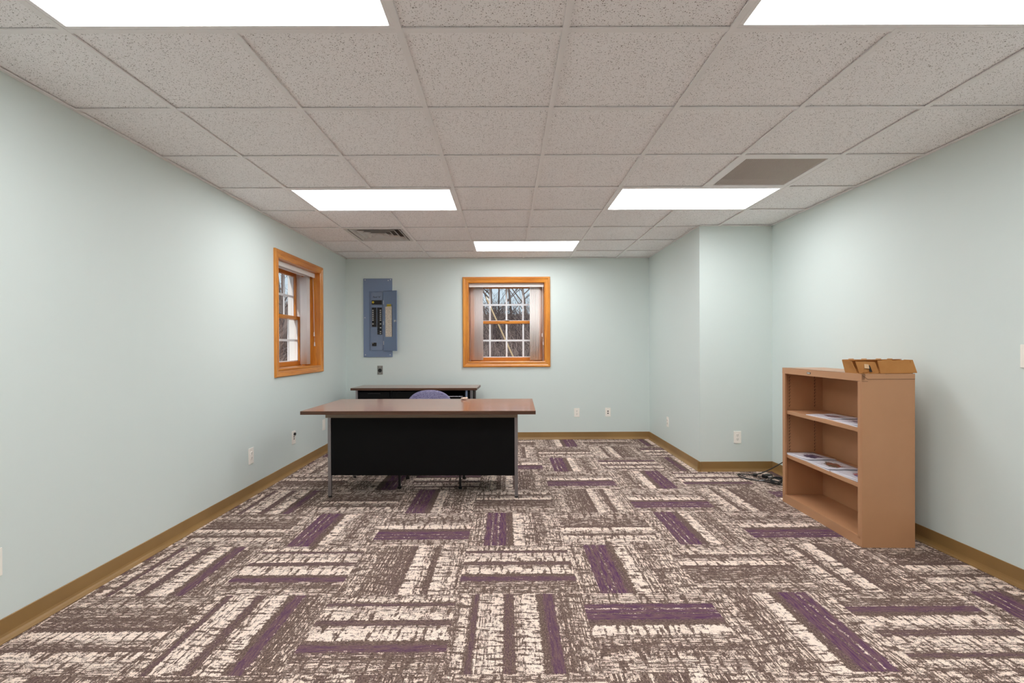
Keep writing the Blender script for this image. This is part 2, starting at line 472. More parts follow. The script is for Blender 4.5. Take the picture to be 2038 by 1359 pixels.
for i in range(-4, 6):
    for j in range(-9, 9):
        x0, x1 = TX0 + TG * i, TX0 + TG * (i + 1); y0, y1 = TY0 + TG * j, TY0 + TG * (j + 1)
        cx0, cx1, cy0, cy1 = max(x0, XL - .02), min(x1, XR + .02), max(y0, YR - .02), min(y1, YB + .02)
        if cx1 - cx0 < 1e-4 or cy1 - cy0 < 1e-4: continue
        k, rev = tiles.get((i, j), (rnd.choice((KA, KB, KC, KC)), rnd.randint(0, 1)))
        sd = rnd.random()
        f = bm.faces.new([bm.verts.new((x, y, 0)) for x, y in ((cx0, cy0), (cx1, cy0), (cx1, cy1), (cx0, cy1))])
        for lp in f.loops:
            u, v = (lp.vert.co.x - x0) / TG, (lp.vert.co.y - y0) / TG
            if (i + j) % 2 == 0: a, c = v, u          # stripes run away from the camera, profile read from the left
            else: a, c = u, 1 - v                     # stripes run across, profile read from the far side
            if rev: c = 1 - c
            lp[uvl].uv = (a, c); lp[cl] = (k, sd, 0, 1)
me = bpy.data.meshes.new('floor'); bm.to_mesh(me); bm.free()
floor = tag(link('floor', me, M['carpet']), kind='structure')

def hole_wall(name, axis, a0, a1, inner, outer, hole):
    """wall slab in a vertical plane with one rectangular opening"""
    b = B()
    def bb(s0, s1, z0, z1):
        if axis == 'X': b.box(s0, s1, inner, outer, z0, z1)      # runs along x
        else: b.box(inner, outer, s0, s1, z0, z1)
    if hole:
        h0, h1, z0, z1 = hole
        bb(a0, h0, -.05, TOP); bb(h1, a1, -.05, TOP); bb(h0, h1, -.05, z0); bb(h0, h1, z1, TOP)
    else: bb(a0, a1, -.05, TOP)
    return tag(b.build(name, M['wall']), kind='structure')
WB = dict(cx=-.0045, w=.496, z0=1.023, z1=2.050)      # back window: centre, half width of the opening
WL = dict(cx=5.125, w=.512, z0=1.018, z1=2.040)
hole_wall('wall_back', 'X', XL - TH, XR + TH, YB, YB + TH, (WB['cx'] - WB['w'] - .0125, WB['cx'] + WB['w'] + .0125, WB['z0'] - .0125, WB['z1'] + .0125))
hole_wall('wall_left', 'Y', YR - .15, YB, XL, XL - TH, (WL['cx'] - WL['w'] - .0125, WL['cx'] + WL['w'] + .0125, WL['z0'] - .0125, WL['z1'] + .0125))
hole_wall('wall_right', 'Y', YR - .15, YC, XR, XR + TH, None)
# boxed-out corner at the far right
b = B(); b.box(XC, XR + TH, YC, YB, -.05, TOP)
tag(b.build('wall_corner', M['wall']), kind='structure')
hole_wall('wall_rear', 'X', XL, XR, YR, YR - .15, (-.5, .45, -.05, 2.05))

# door behind the camera
d = empty('door_1', (-.025, YR, 0), kind='structure')
bx('door_panel', M['oakZ'], d, -.46, .46, -.09, -.05, .01, 2.03, .003)
b = B(); b.frame(-.47, .47, -.2, 2.04, [(0, .0), (0, -.012), (.06, -.016), (.07, -.012), (.07, 0)]); b.build('door_frame', M['oakZ'], d)
b = B(); b.cyl((.39, -.02, 1.0), .026, .05, 'Y'); b.build('door_knob', M['chrome'], d, .004)

# baseboards: cove base with a toe
def base_run(name, p0, p1, nrm):
    """p0->p1 along the wall, nrm into the room"""
    p0, p1, nrm = Vector(p0), Vector(p1), Vector(nrm)
    pr = [(0, .0928), (.0025, .0928), (.004, .091), (.004, .028), (.007, .018), (.013, .010), (.021, .006), (.026, .003), (.026, 0), (0, 0)]
    b = B()
    b.prism([p0 + nrm * t_ + Vector((0, 0, z)) for t_, z in pr], p1 - p0)
    o = b.build(name, M['baseb']); return tag(o, kind='structure')
base_run('baseboard_left', (XL, YR, 0), (XL, YB, 0), (1, 0, 0))
base_run('baseboard_back', (XL, YB, 0), (XC, YB, 0), (0, -1, 0))
base_run('baseboard_corner_side', (XC, YC - .026, 0), (XC, YB, 0), (-1, 0, 0))
base_run('baseboard_corner_front', (XC - .026, YC, 0), (XR, YC, 0), (0, -1, 0))
base_run('baseboard_right', (XR, YR, 0), (XR, YC, 0), (-1, 0, 0))

# ------------------------------------------------------------------ ceiling
lights = [(-3, -1), (1, -1), (-3, 3), (1, 3), (-1, 6), (-3, -5), (1, -5)]    # lower-left grid corner (column, row), 2 x 1 cells; last two are added out of view
void = {(2, 2), (-3, 5)}
for i, j in lights: void |= {(i, j), (i + 1, j)}
b = B()
for i in range(-4, 4):
    for j in range(-8, 9):
        x0, x1 = max(GX0 + G * i, XL), min(GX0 + G * (i + 1), XR)
        y0, y1 = max(GY0 + G * j, YR), min(GY0 + G * (j + 1), YB)
        if x1 - x0 < .01 or y1 - y0 < .01: continue
        if (i, j) in void: continue
        b.box(x0 + .003, x1 - .003, y0 + .003, y1 - .003, CH + .010, CH + .025)
ceil = tag(b.build('ceiling', M['tile']), kind='structure')
b = B()
b.box(XL, XR, YR, YB, TOP - .012, TOP)
b.build('ceiling_deck', M['tee_dark'], ceil)
b = B()
hw = .012
for i in range(-3, 4):
    x = GX0 + G * i
    ye = YB if x < XC else YC
    ys = [YR] + [GY0 + G * j for j in range(-7, 8) if YR < GY0 + G * j < ye] + [ye]
    for a, c in zip(ys[:-1], ys[1:]):
        row = math.floor(((a + c) / 2 - GY0) / G)
        if (i - 1, row) in lights: continue           # a two-cell light has no tee across its middle
        b.box(x - hw, x + hw, a - (hw if (i - 1, row - 1) in lights else 0), c + (hw if (i - 1, row + 1) in lights else 0), CH, CH + .0065)
for j in range(-7, 8):
    y = GY0 + G * j
    if y < YR or y > YB: continue
    xe = XC if y > YC else XR
    xs = [XL] + [GX0 + G * i for i in range(-3, 4) if GX0 + G * i < xe] + [xe]
    for a, c in zip(xs[:-1], xs[1:]):
        cell = round((a - GX0) / G) if a > XL else -4
        if any(j in (lj, lj + 1) and cell in (li, li + 1) for li, lj in lights): w_ = hw
        else: w_ = hw
        b.box(a + hw if a > XL else a, c - hw if c < xe else c, y - w_, y + w_, CH + .0008, CH + .0065)
# wall angle
for seg_ in ((XL, XL + .02, YR, YB), (XR - .02, XR, YR, YC), (XC - .02, XC, YC, YB), (XL, XC, YB - .02, YB), (XC, XR, YC - .02, YC), (XL, XR, YR, YR + .02)):
    b.box(*seg_, CH - .0005, CH + .005)
grid = b.build('ceiling_grid', M['tee'], ceil)

def light(i, j, label, group):
    x0, y0 = GX0 + G * i, GY0 + G * j
    t_ = empty('ceiling_light', (x0 + G, y0 + G / 2, CH), 0, label, 'ceiling light', group)
    X, Y = G, G / 2
    b = B()
    e = .0125; r = .030
    for s in ((-X + e, X - e, -Y + e, -Y + r), (-X + e, X - e, Y - r, Y - e), (-X + e, -X + r, -Y + r, Y - r), (X - r, X - e, -Y + r, Y - r)):
        b.box(*s, .001, .012)
    b.box(-X + e, X - e, -Y + e, Y - e, .03, .08)      # housing
    for s in ((-X + e, X - e, -Y + e, -Y + e + .003), (-X + e, X - e, Y - e - .003, Y - e), (-X + e, -X + e + .003, -Y + e, Y - e), (X - e - .003, X - e, -Y + e, Y - e)):
        b.box(*s, .010, .032)
    b.build('light_frame', M['tee'], t_, .001)
    bx('diffuser', M['lamp'], t_, -X + r, X - r, -Y + r, Y - r, .0035, .009)
LG = 'recessed fluorescent ceiling panels'
light(-3, -1, 'lit white ceiling panel nearest on the left, cut off by the top edge', LG)
light(1, -1, 'lit white ceiling panel nearest on the right, cut off by the top edge', LG)
light(-3, 3, 'lit white ceiling panel in the middle row, left of centre near the supply vent', LG)
light(1, 3, 'lit white ceiling panel in the middle row beside the return grille', LG)
light(-1, 6, 'small-looking lit ceiling panel furthest away, above the back window', LG)
light(-3, -5, 'added unseen ceiling panel helping to light the room, behind the camera on the left', LG)  # this pair is unseen, added to help light the room
light(1, -5, 'added unseen ceiling panel helping to light the room, behind the camera on the right', LG)

# return air grille (cell 2,2)
x0, y0 = GX0 + G * 2, GY0 + G * 2
t_ = empty('return_air_grille', (x0 + G / 2, y0 + G / 2, CH), 0, 'square grey slatted return grille in the ceiling beside the right-hand light', 'vent')
hx = G / 2
b = B()
e, r = .0125, .05
for s in ((-hx + e, hx - e, -hx + e, -hx + r), (-hx + e, hx - e, hx - r, hx - e), (-hx + e, -hx + r, -hx + r, hx - r), (hx - r, hx - e, -hx + r, hx - r)):
    b.box(*s, .001, .010)
b.build('grille_frame', M['tee'], t_, .001)
bx('duct_backing', mat('dark_duct', srgb(66, 58, 52), .9), t_, -hx + r, hx - r, -hx + r, hx - r, .045, .05)  # even dark sheet behind the slats
b = B()
n = 40
for k in range(n):
    x = -hx + r + (k + .5) * (2 * (hx - r) / n)
    b.box(x - .0033, x + .0033, -hx + r, hx - r, .006, .0075, ry=R_(25))
b.build('grille_slats', mat('dusty_grille_slat', srgb(205, 198, 190), .6), t_)

# supply diffuser (cell -3,5)
x0, y0 = GX0 + G * -3, GY0 + G * 5
t_ = empty('supply_air_diffuser', (x0 + G / 2, y0 + G / 2, CH), 0, 'white louvred supply diffuser with nested square vanes near the left wall', 'vent')
DM = mat('diffuser_enamel', srgb(208, 206, 202), .45)
b = B()
for s in ((-hx + e, hx - e, -hx + e, -hx + .045), (-hx + e, hx - e, hx - .045, hx - e), (-hx + e, -hx + .045, -hx + .045, hx - .045), (hx - .045, hx - e, -hx + .045, hx - .045)):
    b.box(*s, .001, .006)
b.build('diffuser_frame', DM, t_, .001)
bx('duct_backing', mat('grey_duct', srgb(120, 112, 106), .8), t_, -hx + .045, hx - .045, -hx + .045, hx - .045, .044, .048)
for q, rr in enumerate((.250, .195, .140, .085)):
    b = B()
    # one flaring square louvre
    lo, hi = rr, rr - .040
    ring = [[b.bm.verts.new((sx_ * s_, sy_ * s_, z)) for sx_, sy_ in ((-1, -1), (1, -1), (1, 1), (-1, 1))] for s_, z in ((lo, .002), (lo - .010, .003), (hi, .034), (hi - .003, .034))]
    for a in range(3):
        for k in range(4): b.bm.faces.new((ring[a][k], ring[a][(k + 1) % 4], ring[a + 1][(k + 1) % 4], ring[a + 1][k]))
    for k in range(4): b.bm.faces.new((ring[3][k], ring[3][(k + 1) % 4], ring[0][(k + 1) % 4], ring[0][k]))
    b.build('louvre', DM, t_)
bx('centre_plate', DM, t_, -.032, .032, -.032, .032, .003, .006)

# ------------------------------------------------------------------ windows
def window(name, cxw, hw_, z0, z1, rot, loc, ow):
    """local frame: x across, +y outdoors, origin on the room face of the wall"""
    w = empty(name, loc, rot, kind='structure')
    oX = M['oakX']; oY = M['oakY']; oZ = M['oakZ']
    prof_ = [(0, 0), (0, .010), (.010, .016), (.018, .012), (.042, .015), (.052, .021), (.068, .022), (.0755, .017), (.0755, 0)]
    b = B(); b.frame(-hw_, hw_, z0, z1, prof_, [0, 1, 0, 1]); b.build('casing', [oX, oZ], w)
    # jamb lining
    b = B(); D = .205; T = .012
    b.mi = 0; b.box(-hw_ - T, -hw_, -.001, TH - .02, z0 - T, z1 + T); b.box(hw_, hw_ + T, -.001, TH - .02, z0 - T, z1 + T)
    b.mi = 1; b.box(-hw_, hw_, -.001, TH - .02, z0 - T, z0); b.box(-hw_, hw_, -.001, TH - .02, z1, z1 + T)
    b.build('jamb_lining', [oZ, oX], w)
    # vinyl tracks
    b = B()
    for s in (-1, 1): b.box(s * (hw_ - .014), s * hw_, D - .01, TH, z0, z1)
    b.box(-hw_, hw_, D + .03, TH, z0, z0 + .012)
    b.build('vinyl_track', M['white'], w)
    sx_ = hw_ - .014; st = .032
    zm0, zm1 = z0 + .50, z0 + .54
    for nm, y, a, c, rb, rtp in (('lower_sash', D, z0 + .001, zm1, .046, .038), ('upper_sash', D + .042, zm0, z1, .038, .045)):
        b = B()
        b.mi = 1
        b.box(-sx_, -sx_ + st, y, y + .034, a, c); b.box(sx_ - st, sx_, y, y + .034, a, c)
        b.mi = 0
        b.box(-sx_ + st, sx_ - st, y, y + .034, a, a + rb); b.box(-sx_ + st, sx_ - st, y, y + .034, c - rtp, c)
        s_ = b.build(nm, [oX, oZ], w, .003)
        gx, ga, gc = sx_ - st, a + rb, c - rtp
        b = B(); b.box(-gx, gx, y + .014, y + .018, ga, gc); b.build('pane', M['glass'], s_)
        b = B()
        for k in (-.5, 0, .5): b.box(gx * k - .0115, gx * k + .0115, y + .019, y + .027, ga, gc)
        b.box(-gx, gx, y + .0185, y + .0275, (ga + gc) / 2 - .0115, (ga + gc) / 2 + .0115)
        b.box(-gx, gx, y + .018, y + .028, ga, ga + .010)
        for s in (-1, 1): b.box(s * gx, s * (gx - .010), y + .018, y + .028, ga, gc)
        b.build('window_grille', M['grid'], s_)
    b = B(); b.box(-.03, .03, D + .003, D + .03, zm1, zm1 + .012); b.box(-.008, .03, D - .012, D + .003, zm1 + .002, zm1 + .01); b.build('sash_lock', M['chrome'], w, .001)
    # outside frame of the unit
    b = B(); b.frame(-hw_, hw_, z0, z1, [(0, -TH), (0, -TH - .03), (.07, -TH - .03), (.07, -TH)]); b.build('outer_trim', M['white'], w)
    return w
window('window_1', 0, WL['w'], WL['z0'], WL['z1'], R_(90), (XL, WL['cx'], 0), .075)
window('window_2', 0, WB['w'], WB['z0'], WB['z1'], 0, (WB['cx'], YB, 0), .075)

def blind(loc, rot, hw_, z0, z1, label, stacks):
    t_ = empty('vertical_blind', loc, rot, label, 'blind', 'white vertical blinds')
    b = B(); b.box(-hw_ + .004, hw_ - .004, .045, .175, z1 - .014, z1 - .001); b.box(-hw_ + .004, hw_ - .004, .045, .052, z1 - .05, z1 - .012)
    b.box(-hw_ + .01, hw_ - .01, .095, .135, z1 - .045, z1 - .014)
    b.build('head_rail', M['white'], t_, .002)
    # one vane, slightly cupped, 89 mm wide
    b = B(); pts = []
    for k in range(9):
        u = (k / 8 - .5); pts.append((u * .089, .006 * (1 - 4 * u * u)))
    fa = [[b.bm.verts.new((y_, x_, z)) for x_, y_ in pts] for z in (z0 + .012, z1 - .05)]
    for k in range(8): b.bm.faces.new((fa[0][k], fa[0][k + 1], fa[1][k + 1], fa[1][k]))
    me = bpy.data.meshes.new('vane'); b.bm.to_mesh(me); b.bm.free(); me.materials.append(M['blind'])
    for p in me.polygons: p.use_smooth = True
    for side, n, tilt, pitch in stacks:
        for k in range(n):
            x = side * (hw_ - .042 - k * pitch)
            v_ = link('vane', me, None, t_, (x, .128, 0), (0, 0, side * -R_(tilt) + rnd.uniform(-.04, .04)))
            if k == 0:
                so = v_.modifiers.new('s', 'SOLIDIFY'); so.thickness = .0012
            else:
                so = v_.modifiers.new('s', 'SOLIDIFY'); so.thickness = .0012
    # pull cord and its weights at the right-hand end
    x = hw_ - .022
    b = B(); b.tube([(x, .06, z1 - .03), (x, .055, z1 - .3), (x - .002, .05, z0 + .36)], .0016, 6); b.tube([(x + .008, .062, z1 - .03), (x + .009, .05, z0 + .30)], .0014, 6); b.build('pull_cord', M['white'], t_)
    b = B(); b.cyl((x - .002, .05, z0 + .345), .008, .045, seg=10, r2=.005); b.build('cord_weight', M['white'], t_)
    b = B(); b.cyl((x + .009, .05, z0 + .235), .008, .045, seg=10, r2=.005); b.tube([(x + .009, .05, z0 + .30), (x + .009, .05, z0 + .25)], .0014, 6); b.build('cord_weight', M['white'], t_)
    return t_
blind((WB['cx'], YB, 0), 0, WB['w'], WB['z0'], WB['z1'], 'white vertical blind drawn open to both sides of the back window', [(-1, 8, 40, .0165), (1, 8, 40, .0165)])
blind((XL, WL['cx'], 0), R_(90), WL['w'], WL['z0'], WL['z1'], 'white vertical blind drawn open in the left wall window', [(-1, 5, 12, .010), (1, 7, 12, .012)])

# ------------------------------------------------------------------ desk
dk = empty('desk', (-.688, 3.843, 0), -.022, 'large walnut-topped steel desk with black front panel and grey legs', 'desk')
HW = .905
bxo = B()
bxo.mi = 0
bxo.box(-HW, HW, 0, .90, .6965, .724)
o = bxo.build('desktop', [M['walnutX'], M['walnut_edge']], dk, .0015)
for p in o.data.polygons:
    if abs(p.normal.z) < .5: p.material_index = 1
b = B(); b.box(-.785, .765, .195, .22, .645, .6965); b.box(-.785, .765, .80, .83, .655, .6965); b.box(-.785, -.76, .22, .80, .655, .6965); b.box(.74, .765, .22, .80, .655, .6965); b.build('apron_rail', M['railsteel'], dk, .002)
for sx_ in (-.769, .741):
    for y in (.200, .815):
        b = B(); b.box(sx_, sx_ + .026, y, y + .028, .012, .650); lg = b.build('leg', M['greysteel'], dk, .003)
        b = B(); b.cyl((sx_ + .013, y + .014, .006), .014, .012, seg=16); b.build('leg_glide', M['black'], lg)
bx('modesty_panel', M['blacksteel'], dk, -.743, .741, .206, .216, .178, .645, .002)
def pedestal(x0, x1, inner):
    p = B(); p.box(x0, x1, .30, .80, .19, .655); p = p.build('pedestal', M['blacksteel'], dk, .003)
    z = .20
    for h in (.15, .15, .14):
        d_ = bx('drawer', M['blacksteel'], p, x0 + .012, x1 - .012, .80, .815, z, z + h - .008, .002)
        bx('drawer_pull', M['greysteel'], d_, (x0 + x1) / 2 - .06, (x0 + x1) / 2 + .06, .815, .826, z + h - .03, z + h - .018, .002)
        z += h
    for y in (.455, .77):
        f = B(); f.box(inner - .009, inner + .009, y, y + .02, .02, .19); f.cyl((inner, y + .01, .010), .017, .02, seg=14); f.build('pedestal_foot', M['black'], dk, .001)
pedestal(-.735, -.24, -.25)
pedestal(.26, .735, .272)

# ------------------------------------------------------------------ credenza behind
cd = empty('credenza', (-1.11, 5.945, 0), -.035, 'long low walnut-topped black steel credenza against the back wall', 'cabinet')
HW = .753
o = B(); o.box(-HW, HW, 0, .50, .701, .729); o = o.build('credenza_top', [M['walnutX'], M['walnut_edge']], cd, .0015)
for p in o.data.polygons:
    if abs(p.normal.z) < .5: p.material_index = 1
for x in (-.698, .672):
    for y in (.02, .44):
        b = B(); b.box(x, x + .026, y, y + .026, .0, .701); b.build('leg', M['greysteel'], cd, .002)
b = B(); b.box(-.672, .672, .46, .47, .12, .70); b.box(-.672, -.66, .03, .46, .12, .70); b.box(.66, .672, .03, .46, .12, .70); b.box(-.672, .672, .03, .46, .12, .135); b.box(-.672, .672, .04, .46, .690, .701)
b.box(-.285, -.262, .03, .46, .135, .70); b.box(.60, .66, .03, .46, .135, .70)
b.build('cabinet_body', M['blacksteel'], cd, .001)
z = .14
for h in (.265, .155, .125):
    d_ = bx('drawer', M['blacksteel'], cd, -.655, -.29, .022, .04, z, z + h - .006, .002)
    bx('drawer_pull', M['black'], d_, -.55, -.40, .012, .022, z + h - .026, z + h - .018, .002); z += h
bx('cabinet_door', M['blacksteel'], cd, -.258, .165, .022, .04, .14, .685, .002)
d2 = bx('cabinet_door', M['blacksteel'], cd, .170, .595, .028, .044, .14, .628, .002)
bx('door_lip', M['chrome'], d2, .30, .585, .020, .028, .624, .630, .001)
bx('filler_strip', M['bluedark'], cd, .617, .640, .018, .030, .14, .70, .001)

# ------------------------------------------------------------------ chair
ch = empty('office_chair', (-.800, 5.06, 0), R_(4), 'low purple speckled office chair, only its rounded back showing behind the desk', 'chair')
def cushion(name, w, d, h, loc, rotx, n=2.6):
    b = B(); SEG, RG = 40, 6
    rings = []
    for q in range(RG + 1):
        f = q / RG; ang = f * math.pi
        rr = 1 - (1 - math.sin(ang)) * .10 if 0 < q < RG else .86
        z = -math.cos(ang) * h / 2
        rings.append([b.bm.verts.new((math.copysign(abs(math.cos(a_)) ** (2 / n), math.cos(a_)) * w / 2 * rr, math.copysign(abs(math.sin(a_)) ** (2 / n), math.sin(a_)) * d / 2 * rr, z)) for a_ in [2 * math.pi * k / SEG for k in range(SEG)]])
    for q in range(RG):
        for k in range(SEG): b.bm.faces.new((rings[q][k], rings[q][(k + 1) % SEG], rings[q + 1][(k + 1) % SEG], rings[q + 1][k]))
    b.bm.faces.new(list(reversed(rings[0]))); b.bm.faces.new(rings[-1])
    return b.build(name, M['fabric'], ch, smooth=True, loc=loc, rot=(rotx, 0, 0))
cushion('seat', .48, .46, .07, (0, 0, .43), 0)
cushion('backrest', .47, .34, .06, (0, .225, .592), R_(84), 2.25)
b = B(); b.tube([(0, .05, .38), (0, .20, .38), (0, .29, .43), (0, .275, .55)], .014, 8); b.build('back_support', M['black'], ch)
b = B(); b.cyl((0, 0, .25), .025, .28, seg=16); b.box(-.1, .1, -.1, .1, .375, .395); b.build('gas_column', M['black'], ch)
b = B()
for k in range(5):
    a = 2 * math.pi * k / 5 + .3
    b.tube([(0, 0, .115), (math.cos(a) * .15, math.sin(a) * .15, .10), (math.cos(a) * .28, math.sin(a) * .28, .075)], [.026, .02, .013], 8)
b.build('star_base', M['black'], ch)
for k in range(5):
    a = 2 * math.pi * k / 5 + .3
    b = B(); b.cyl((math.cos(a) * .28, math.sin(a) * .28 - .012, .026), .026, .016, 'Y', 16); b.cyl((math.cos(a) * .28, math.sin(a) * .28 + .012, .026), .026, .016, 'Y', 16); b.cyl((math.cos(a) * .28, math.sin(a) * .28, .055), .007, .04); b.build('caster', M['black'], ch)

# small scrap on the desk
b = B(); rs = random.Random(3)
bmesh.ops.create_icosphere(b.bm, subdivisions=3, radius=.03)
for v in b.bm.verts:
    n_ = noise.noise(v.co * 60); v.co *= 1 + .8 * n_; v.co.z *= .32
mz = min(v.co.z for v in b.bm.verts)
for v in b.bm.verts: v.co.z -= mz
tag(b.build('crumpled_scrap', mat('pale_crumpled_tissue', srgb(226, 204, 186), .8), loc=(-.393, 4.655, .7241)), 'small crumpled pale scrap on the far edge of the desk top', 'paper scrap')

# ------------------------------------------------------------------ bookcase
SHX, SHY, SHA = 2.1206, 2.995, -.029
sh = empty('bookcase', (SHX, SHY, 0), SHA, 'tan steel open bookcase with two shelves standing by the right wall', 'bookcase')
L, D, HH = .915, .312, 1.041
T = .012
def side(y0, y1, nm='side_panel'):
    return bx(nm, M['tan'], sh, .0, D, y0, y1, 0, HH - .012, .0015)
s_near = side(0, T); s_far = side(L - T, L)
b = B(); b.box(0, D, 0, L, HH - .020, HH); b.box(-.001, .02, 0, L, HH - .045, HH - .0); b.box(.02, D, -.001, .001, HH - .032, HH); b.build('bookcase_top', M['tan'], sh, .0025)
bx('back_panel', M['tan'], sh, D - .010, D - .002, T, L - T, .04, HH - .02)
# front flanges
for y0, y1 in ((T, .038), (L - .038, L - T)):
    bx('front_flange', M['tan'], sh, .0, .014, y0, y1, .045, HH - .045, .001)
b = B(); b.box(.004, D - .01, T, L - T, .045, .055); b.box(0, .012, T, L - T, .0, .062); b.build('bottom_shelf', M['tan'], sh, .0015)
def shelf(z):
    b = B(); b.box(.02, D - .012, .014, L - .014, z - .008, z); b.box(.016, .028, .014, L - .014, z - .027, z); return b.build('shelf', M['tan'], sh, .0015)
Z1, Z2 = .712, .373
shelf(Z1); shelf(Z2)
for yy, s in ((L - T, -1), (T, 1)):
    for x in (.052, .245):
        b = B()
        b.box(x - .017, x + .017, yy, yy + s * .0012, .12, .98)
        for k in range(24):
            z = .40 + k * .0245
            if abs(z - Z1 + .01) < .02: continue
            b.mi = 1; b.cyl((x, yy + s * .0014, z), .0088, .0010, 'Y', 12)
            b.mi = 0; b.cyl((x + .002, yy + s * .0030, z - .001), .0072, .003, 'Y', 12)
        b.mi = 0; b.build('shelf_support_strip', [M['tan'], M['punch']], sh)
b = B(); b.box(-.003, 0, .53, .575, HH - .030, HH - .018); bp = b.build('nameplate', M['black'], sh, .001)
b = B(); b.box(-.0036, -.003, .535, .570, HH - .0275, HH - .0205); b.build('nameplate_face', M['screw'], bp)
# seam and corner fold on the side panel, shade drawn as darker tan lines
b = B(); b.tube([(.034, -.0015, HH - .032), (D - .002, -.0015, HH - .032)], .0012, 4); b.tube([(.0, -.0015, HH - .006), (.034, -.0015, HH - .032)], .0010, 4); b.tube([(0, -.0015, HH - .046), (.034, -.0015, HH - .046)], .0010, 4)
b.build('folded_seam', mat('painted_seam_shade', srgb(120, 84, 60), .6), sh)

def shw(x, y, z):   # bookcase frame -> world
    c, s = math.cos(SHA), math.sin(SHA)
    return (SHX + c * x - s * y, SHY + s * x + c * y, z)

def magazine(x, y, z, rz, label, pic, w=.215, l=.28, th=.004, seed=0):
    t_ = empty('magazine', shw(x, y, z), SHA + rz, label, 'magazine', 'magazines lying on the bookcase shelves')
    bx('pages', M['paper'], t_, -w / 2 + .001, w / 2 - .001, -l / 2 + .001, l / 2 - .001, 0, th - .0004)
    m = mat('printed_cover_' + str(seed), srgb(226, 226, 234), .3); N = NT(m); v = N.obj()
    x_, y_, _z = N.xyz(v)
    nz_ = N.noise(N.scale(v, (1, 1, 1)), 16 + seed, 3, .6)
    # a printed photo patch, torn-edged, on a pale cover with grey text lines
    dx = N.math('DIVIDE', N.math('SUBTRACT', x_, pic[0]), pic[2]); dy = N.math('DIVIDE', N.math('SUBTRACT', y_, pic[1]), pic[3])
    rr = N.math('SQRT', N.math('ADD', N.math('MULTIPLY', dx, dx), N.math('MULTIPLY', dy, dy)))
    inside = N.math('SUBTRACT', 1.0, N.step(N.math('ADD', rr, N.math('MULTIPLY', N.noise(v, 38, 3, .7), 1.7)), 1.55, 1.66))
    photo = N.mix(N.step(N.noise(v, 30, 3), .42, .6), pic[4], pic[5])
    lin = N.math('GREATER_THAN', N.math('SINE', N.math('MULTIPLY', x_, 700)), .3)
    word = N.step(N.noise(N.scale(v, (40, 160, 1)), 1, 2), .5, .56)
    area = N.math('GREATER_THAN', N.noise(v, 7 + seed, 1), .52)
    txt = N.math('MULTIPLY', N.math('MULTIPLY', lin, word), N.math('MULTIPLY', area, .55))
    c1 = N.mix(txt, N.mix(N.noise(v, 5, 1), srgb(238, 238, 242), srgb(206, 208, 224)), srgb(90, 92, 110))
    N.l(N.mix(inside, c1, photo), N.b.inputs['Base Color'])
    b = B(); pts = []
    nn = 10
    top = [[b.bm.verts.new((-w / 2 + w * i / nn, -l / 2 + l * j / nn, th + .0010 * (1 + math.sin(i * 1.1 + seed)) + .005 * (1 - j / nn) ** 3)) for j in range(nn + 1)] for i in range(nn + 1)]
    for i in range(nn):
        for j in range(nn): b.bm.faces.new((top[i][j], top[i + 1][j], top[i + 1][j + 1], top[i][j + 1]))
    o = b.build('cover', m, t_, smooth=True); so = o.modifiers.new('s', 'SOLIDIFY'); so.thickness = .0006; so.offset = -1
    return t_
navy, red, green, blue = srgb(50, 46, 84), srgb(150, 70, 60), srgb(92, 90, 70), srgb(96, 110, 170)
magazine(.128, .765, Z2, .06, 'magazine with dark navy photo at the far end of the lower shelf', (.01, -.02, .075, .10, navy, srgb(120, 104, 130)), seed=1, th=.010)
magazine(.126, .478, Z2, -.05, 'magazine with brown and red photo in the middle of the lower shelf', (.0, .0, .07, .12, green, red), seed=2, th=.008)
magazine(.128, .195, Z2, .03, 'magazine with blue and orange photo at the near end of the lower shelf', (.0, -.02, .06, .10, blue, srgb(200, 100, 70)), seed=3, th=.008)
magazine(.135, .49, Z1, .10, 'magazine lying in the middle of the upper shelf', (.0, .0, .06, .11, srgb(160, 130, 140), srgb(90, 80, 96)), seed=4, th=.005)
magazine(.130, .19, Z1, -.08, 'magazine with grey photo at the near end of the upper shelf', (.0, .02, .07, .11, srgb(104, 100, 124), srgb(184, 160, 170)), seed=5, th=.007)

# cardboard box on the bookcase
cb = empty('cardboard_box', shw(.0, .0, HH), SHA, 'small open brown cardboard mailer box lying on top of the bookcase', 'box')
def slab(bb, pts, thick):
    a, b_, c = Vector(pts[0]), Vector(pts[1]), Vector(pts[2])
    n_ = (b_ - a).cross(c - a).normalized() * thick
    bb.prism(pts, n_)
th = .0035
b = B()
b.box(.0, .322, .03, .155, .0005, th)
slab(b, [(.0, .155, .0), (.322, .155, .0), (.316, .165, .082), (-.012, .165, .082)], th)         # rear wall
slab(b, [(.322, .03, .0), (.322, .155, .0), (.316, .165, .082), (.304, .022, .078)], -th)          # right end
slab(b, [(.0, .045, .0), (.0, .155, .0), (-.014, .165, .08), (-.022, .06, .074)], th)             # left end
b.build('box_body', M['card'], cb)
b = B(); slab(b, [(.128, .026, .002), (.338, .020, .004), (.319, .03, .082), (.27, .031, .084), (.262, .031, .079), (.205, .031, .078), (.19, .031, .083), (.145, .031, .082), (.112, .032, .076)], th)
b.build('front_panel', M['card'], cb)
b = B(); slab(b, [(.018, .050, .0), (.030, .046, .0), (.034, .046, .006), (.062, .044, .006), (.066, .042, .0), (.122, .030, .0), (.098, .030, .070), (.05, .044, .072), (.0, .060, .072)], th)
o = b.build('front_flap', M['card'], cb)
b = B(); slab(b, [(.040, .038, .032), (.066, .034, .030), (.062, .036, .056), (.040, .041, .058)], .004); b.build('lock_tab', M['card_in'], cb)
b = B(); slab(b, [(.068, .032, .010), (.082, .030, .010), (.070, .036, .05), (.062, .037, .05)], .002); b.build('tab_slot', M['slot'], cb)
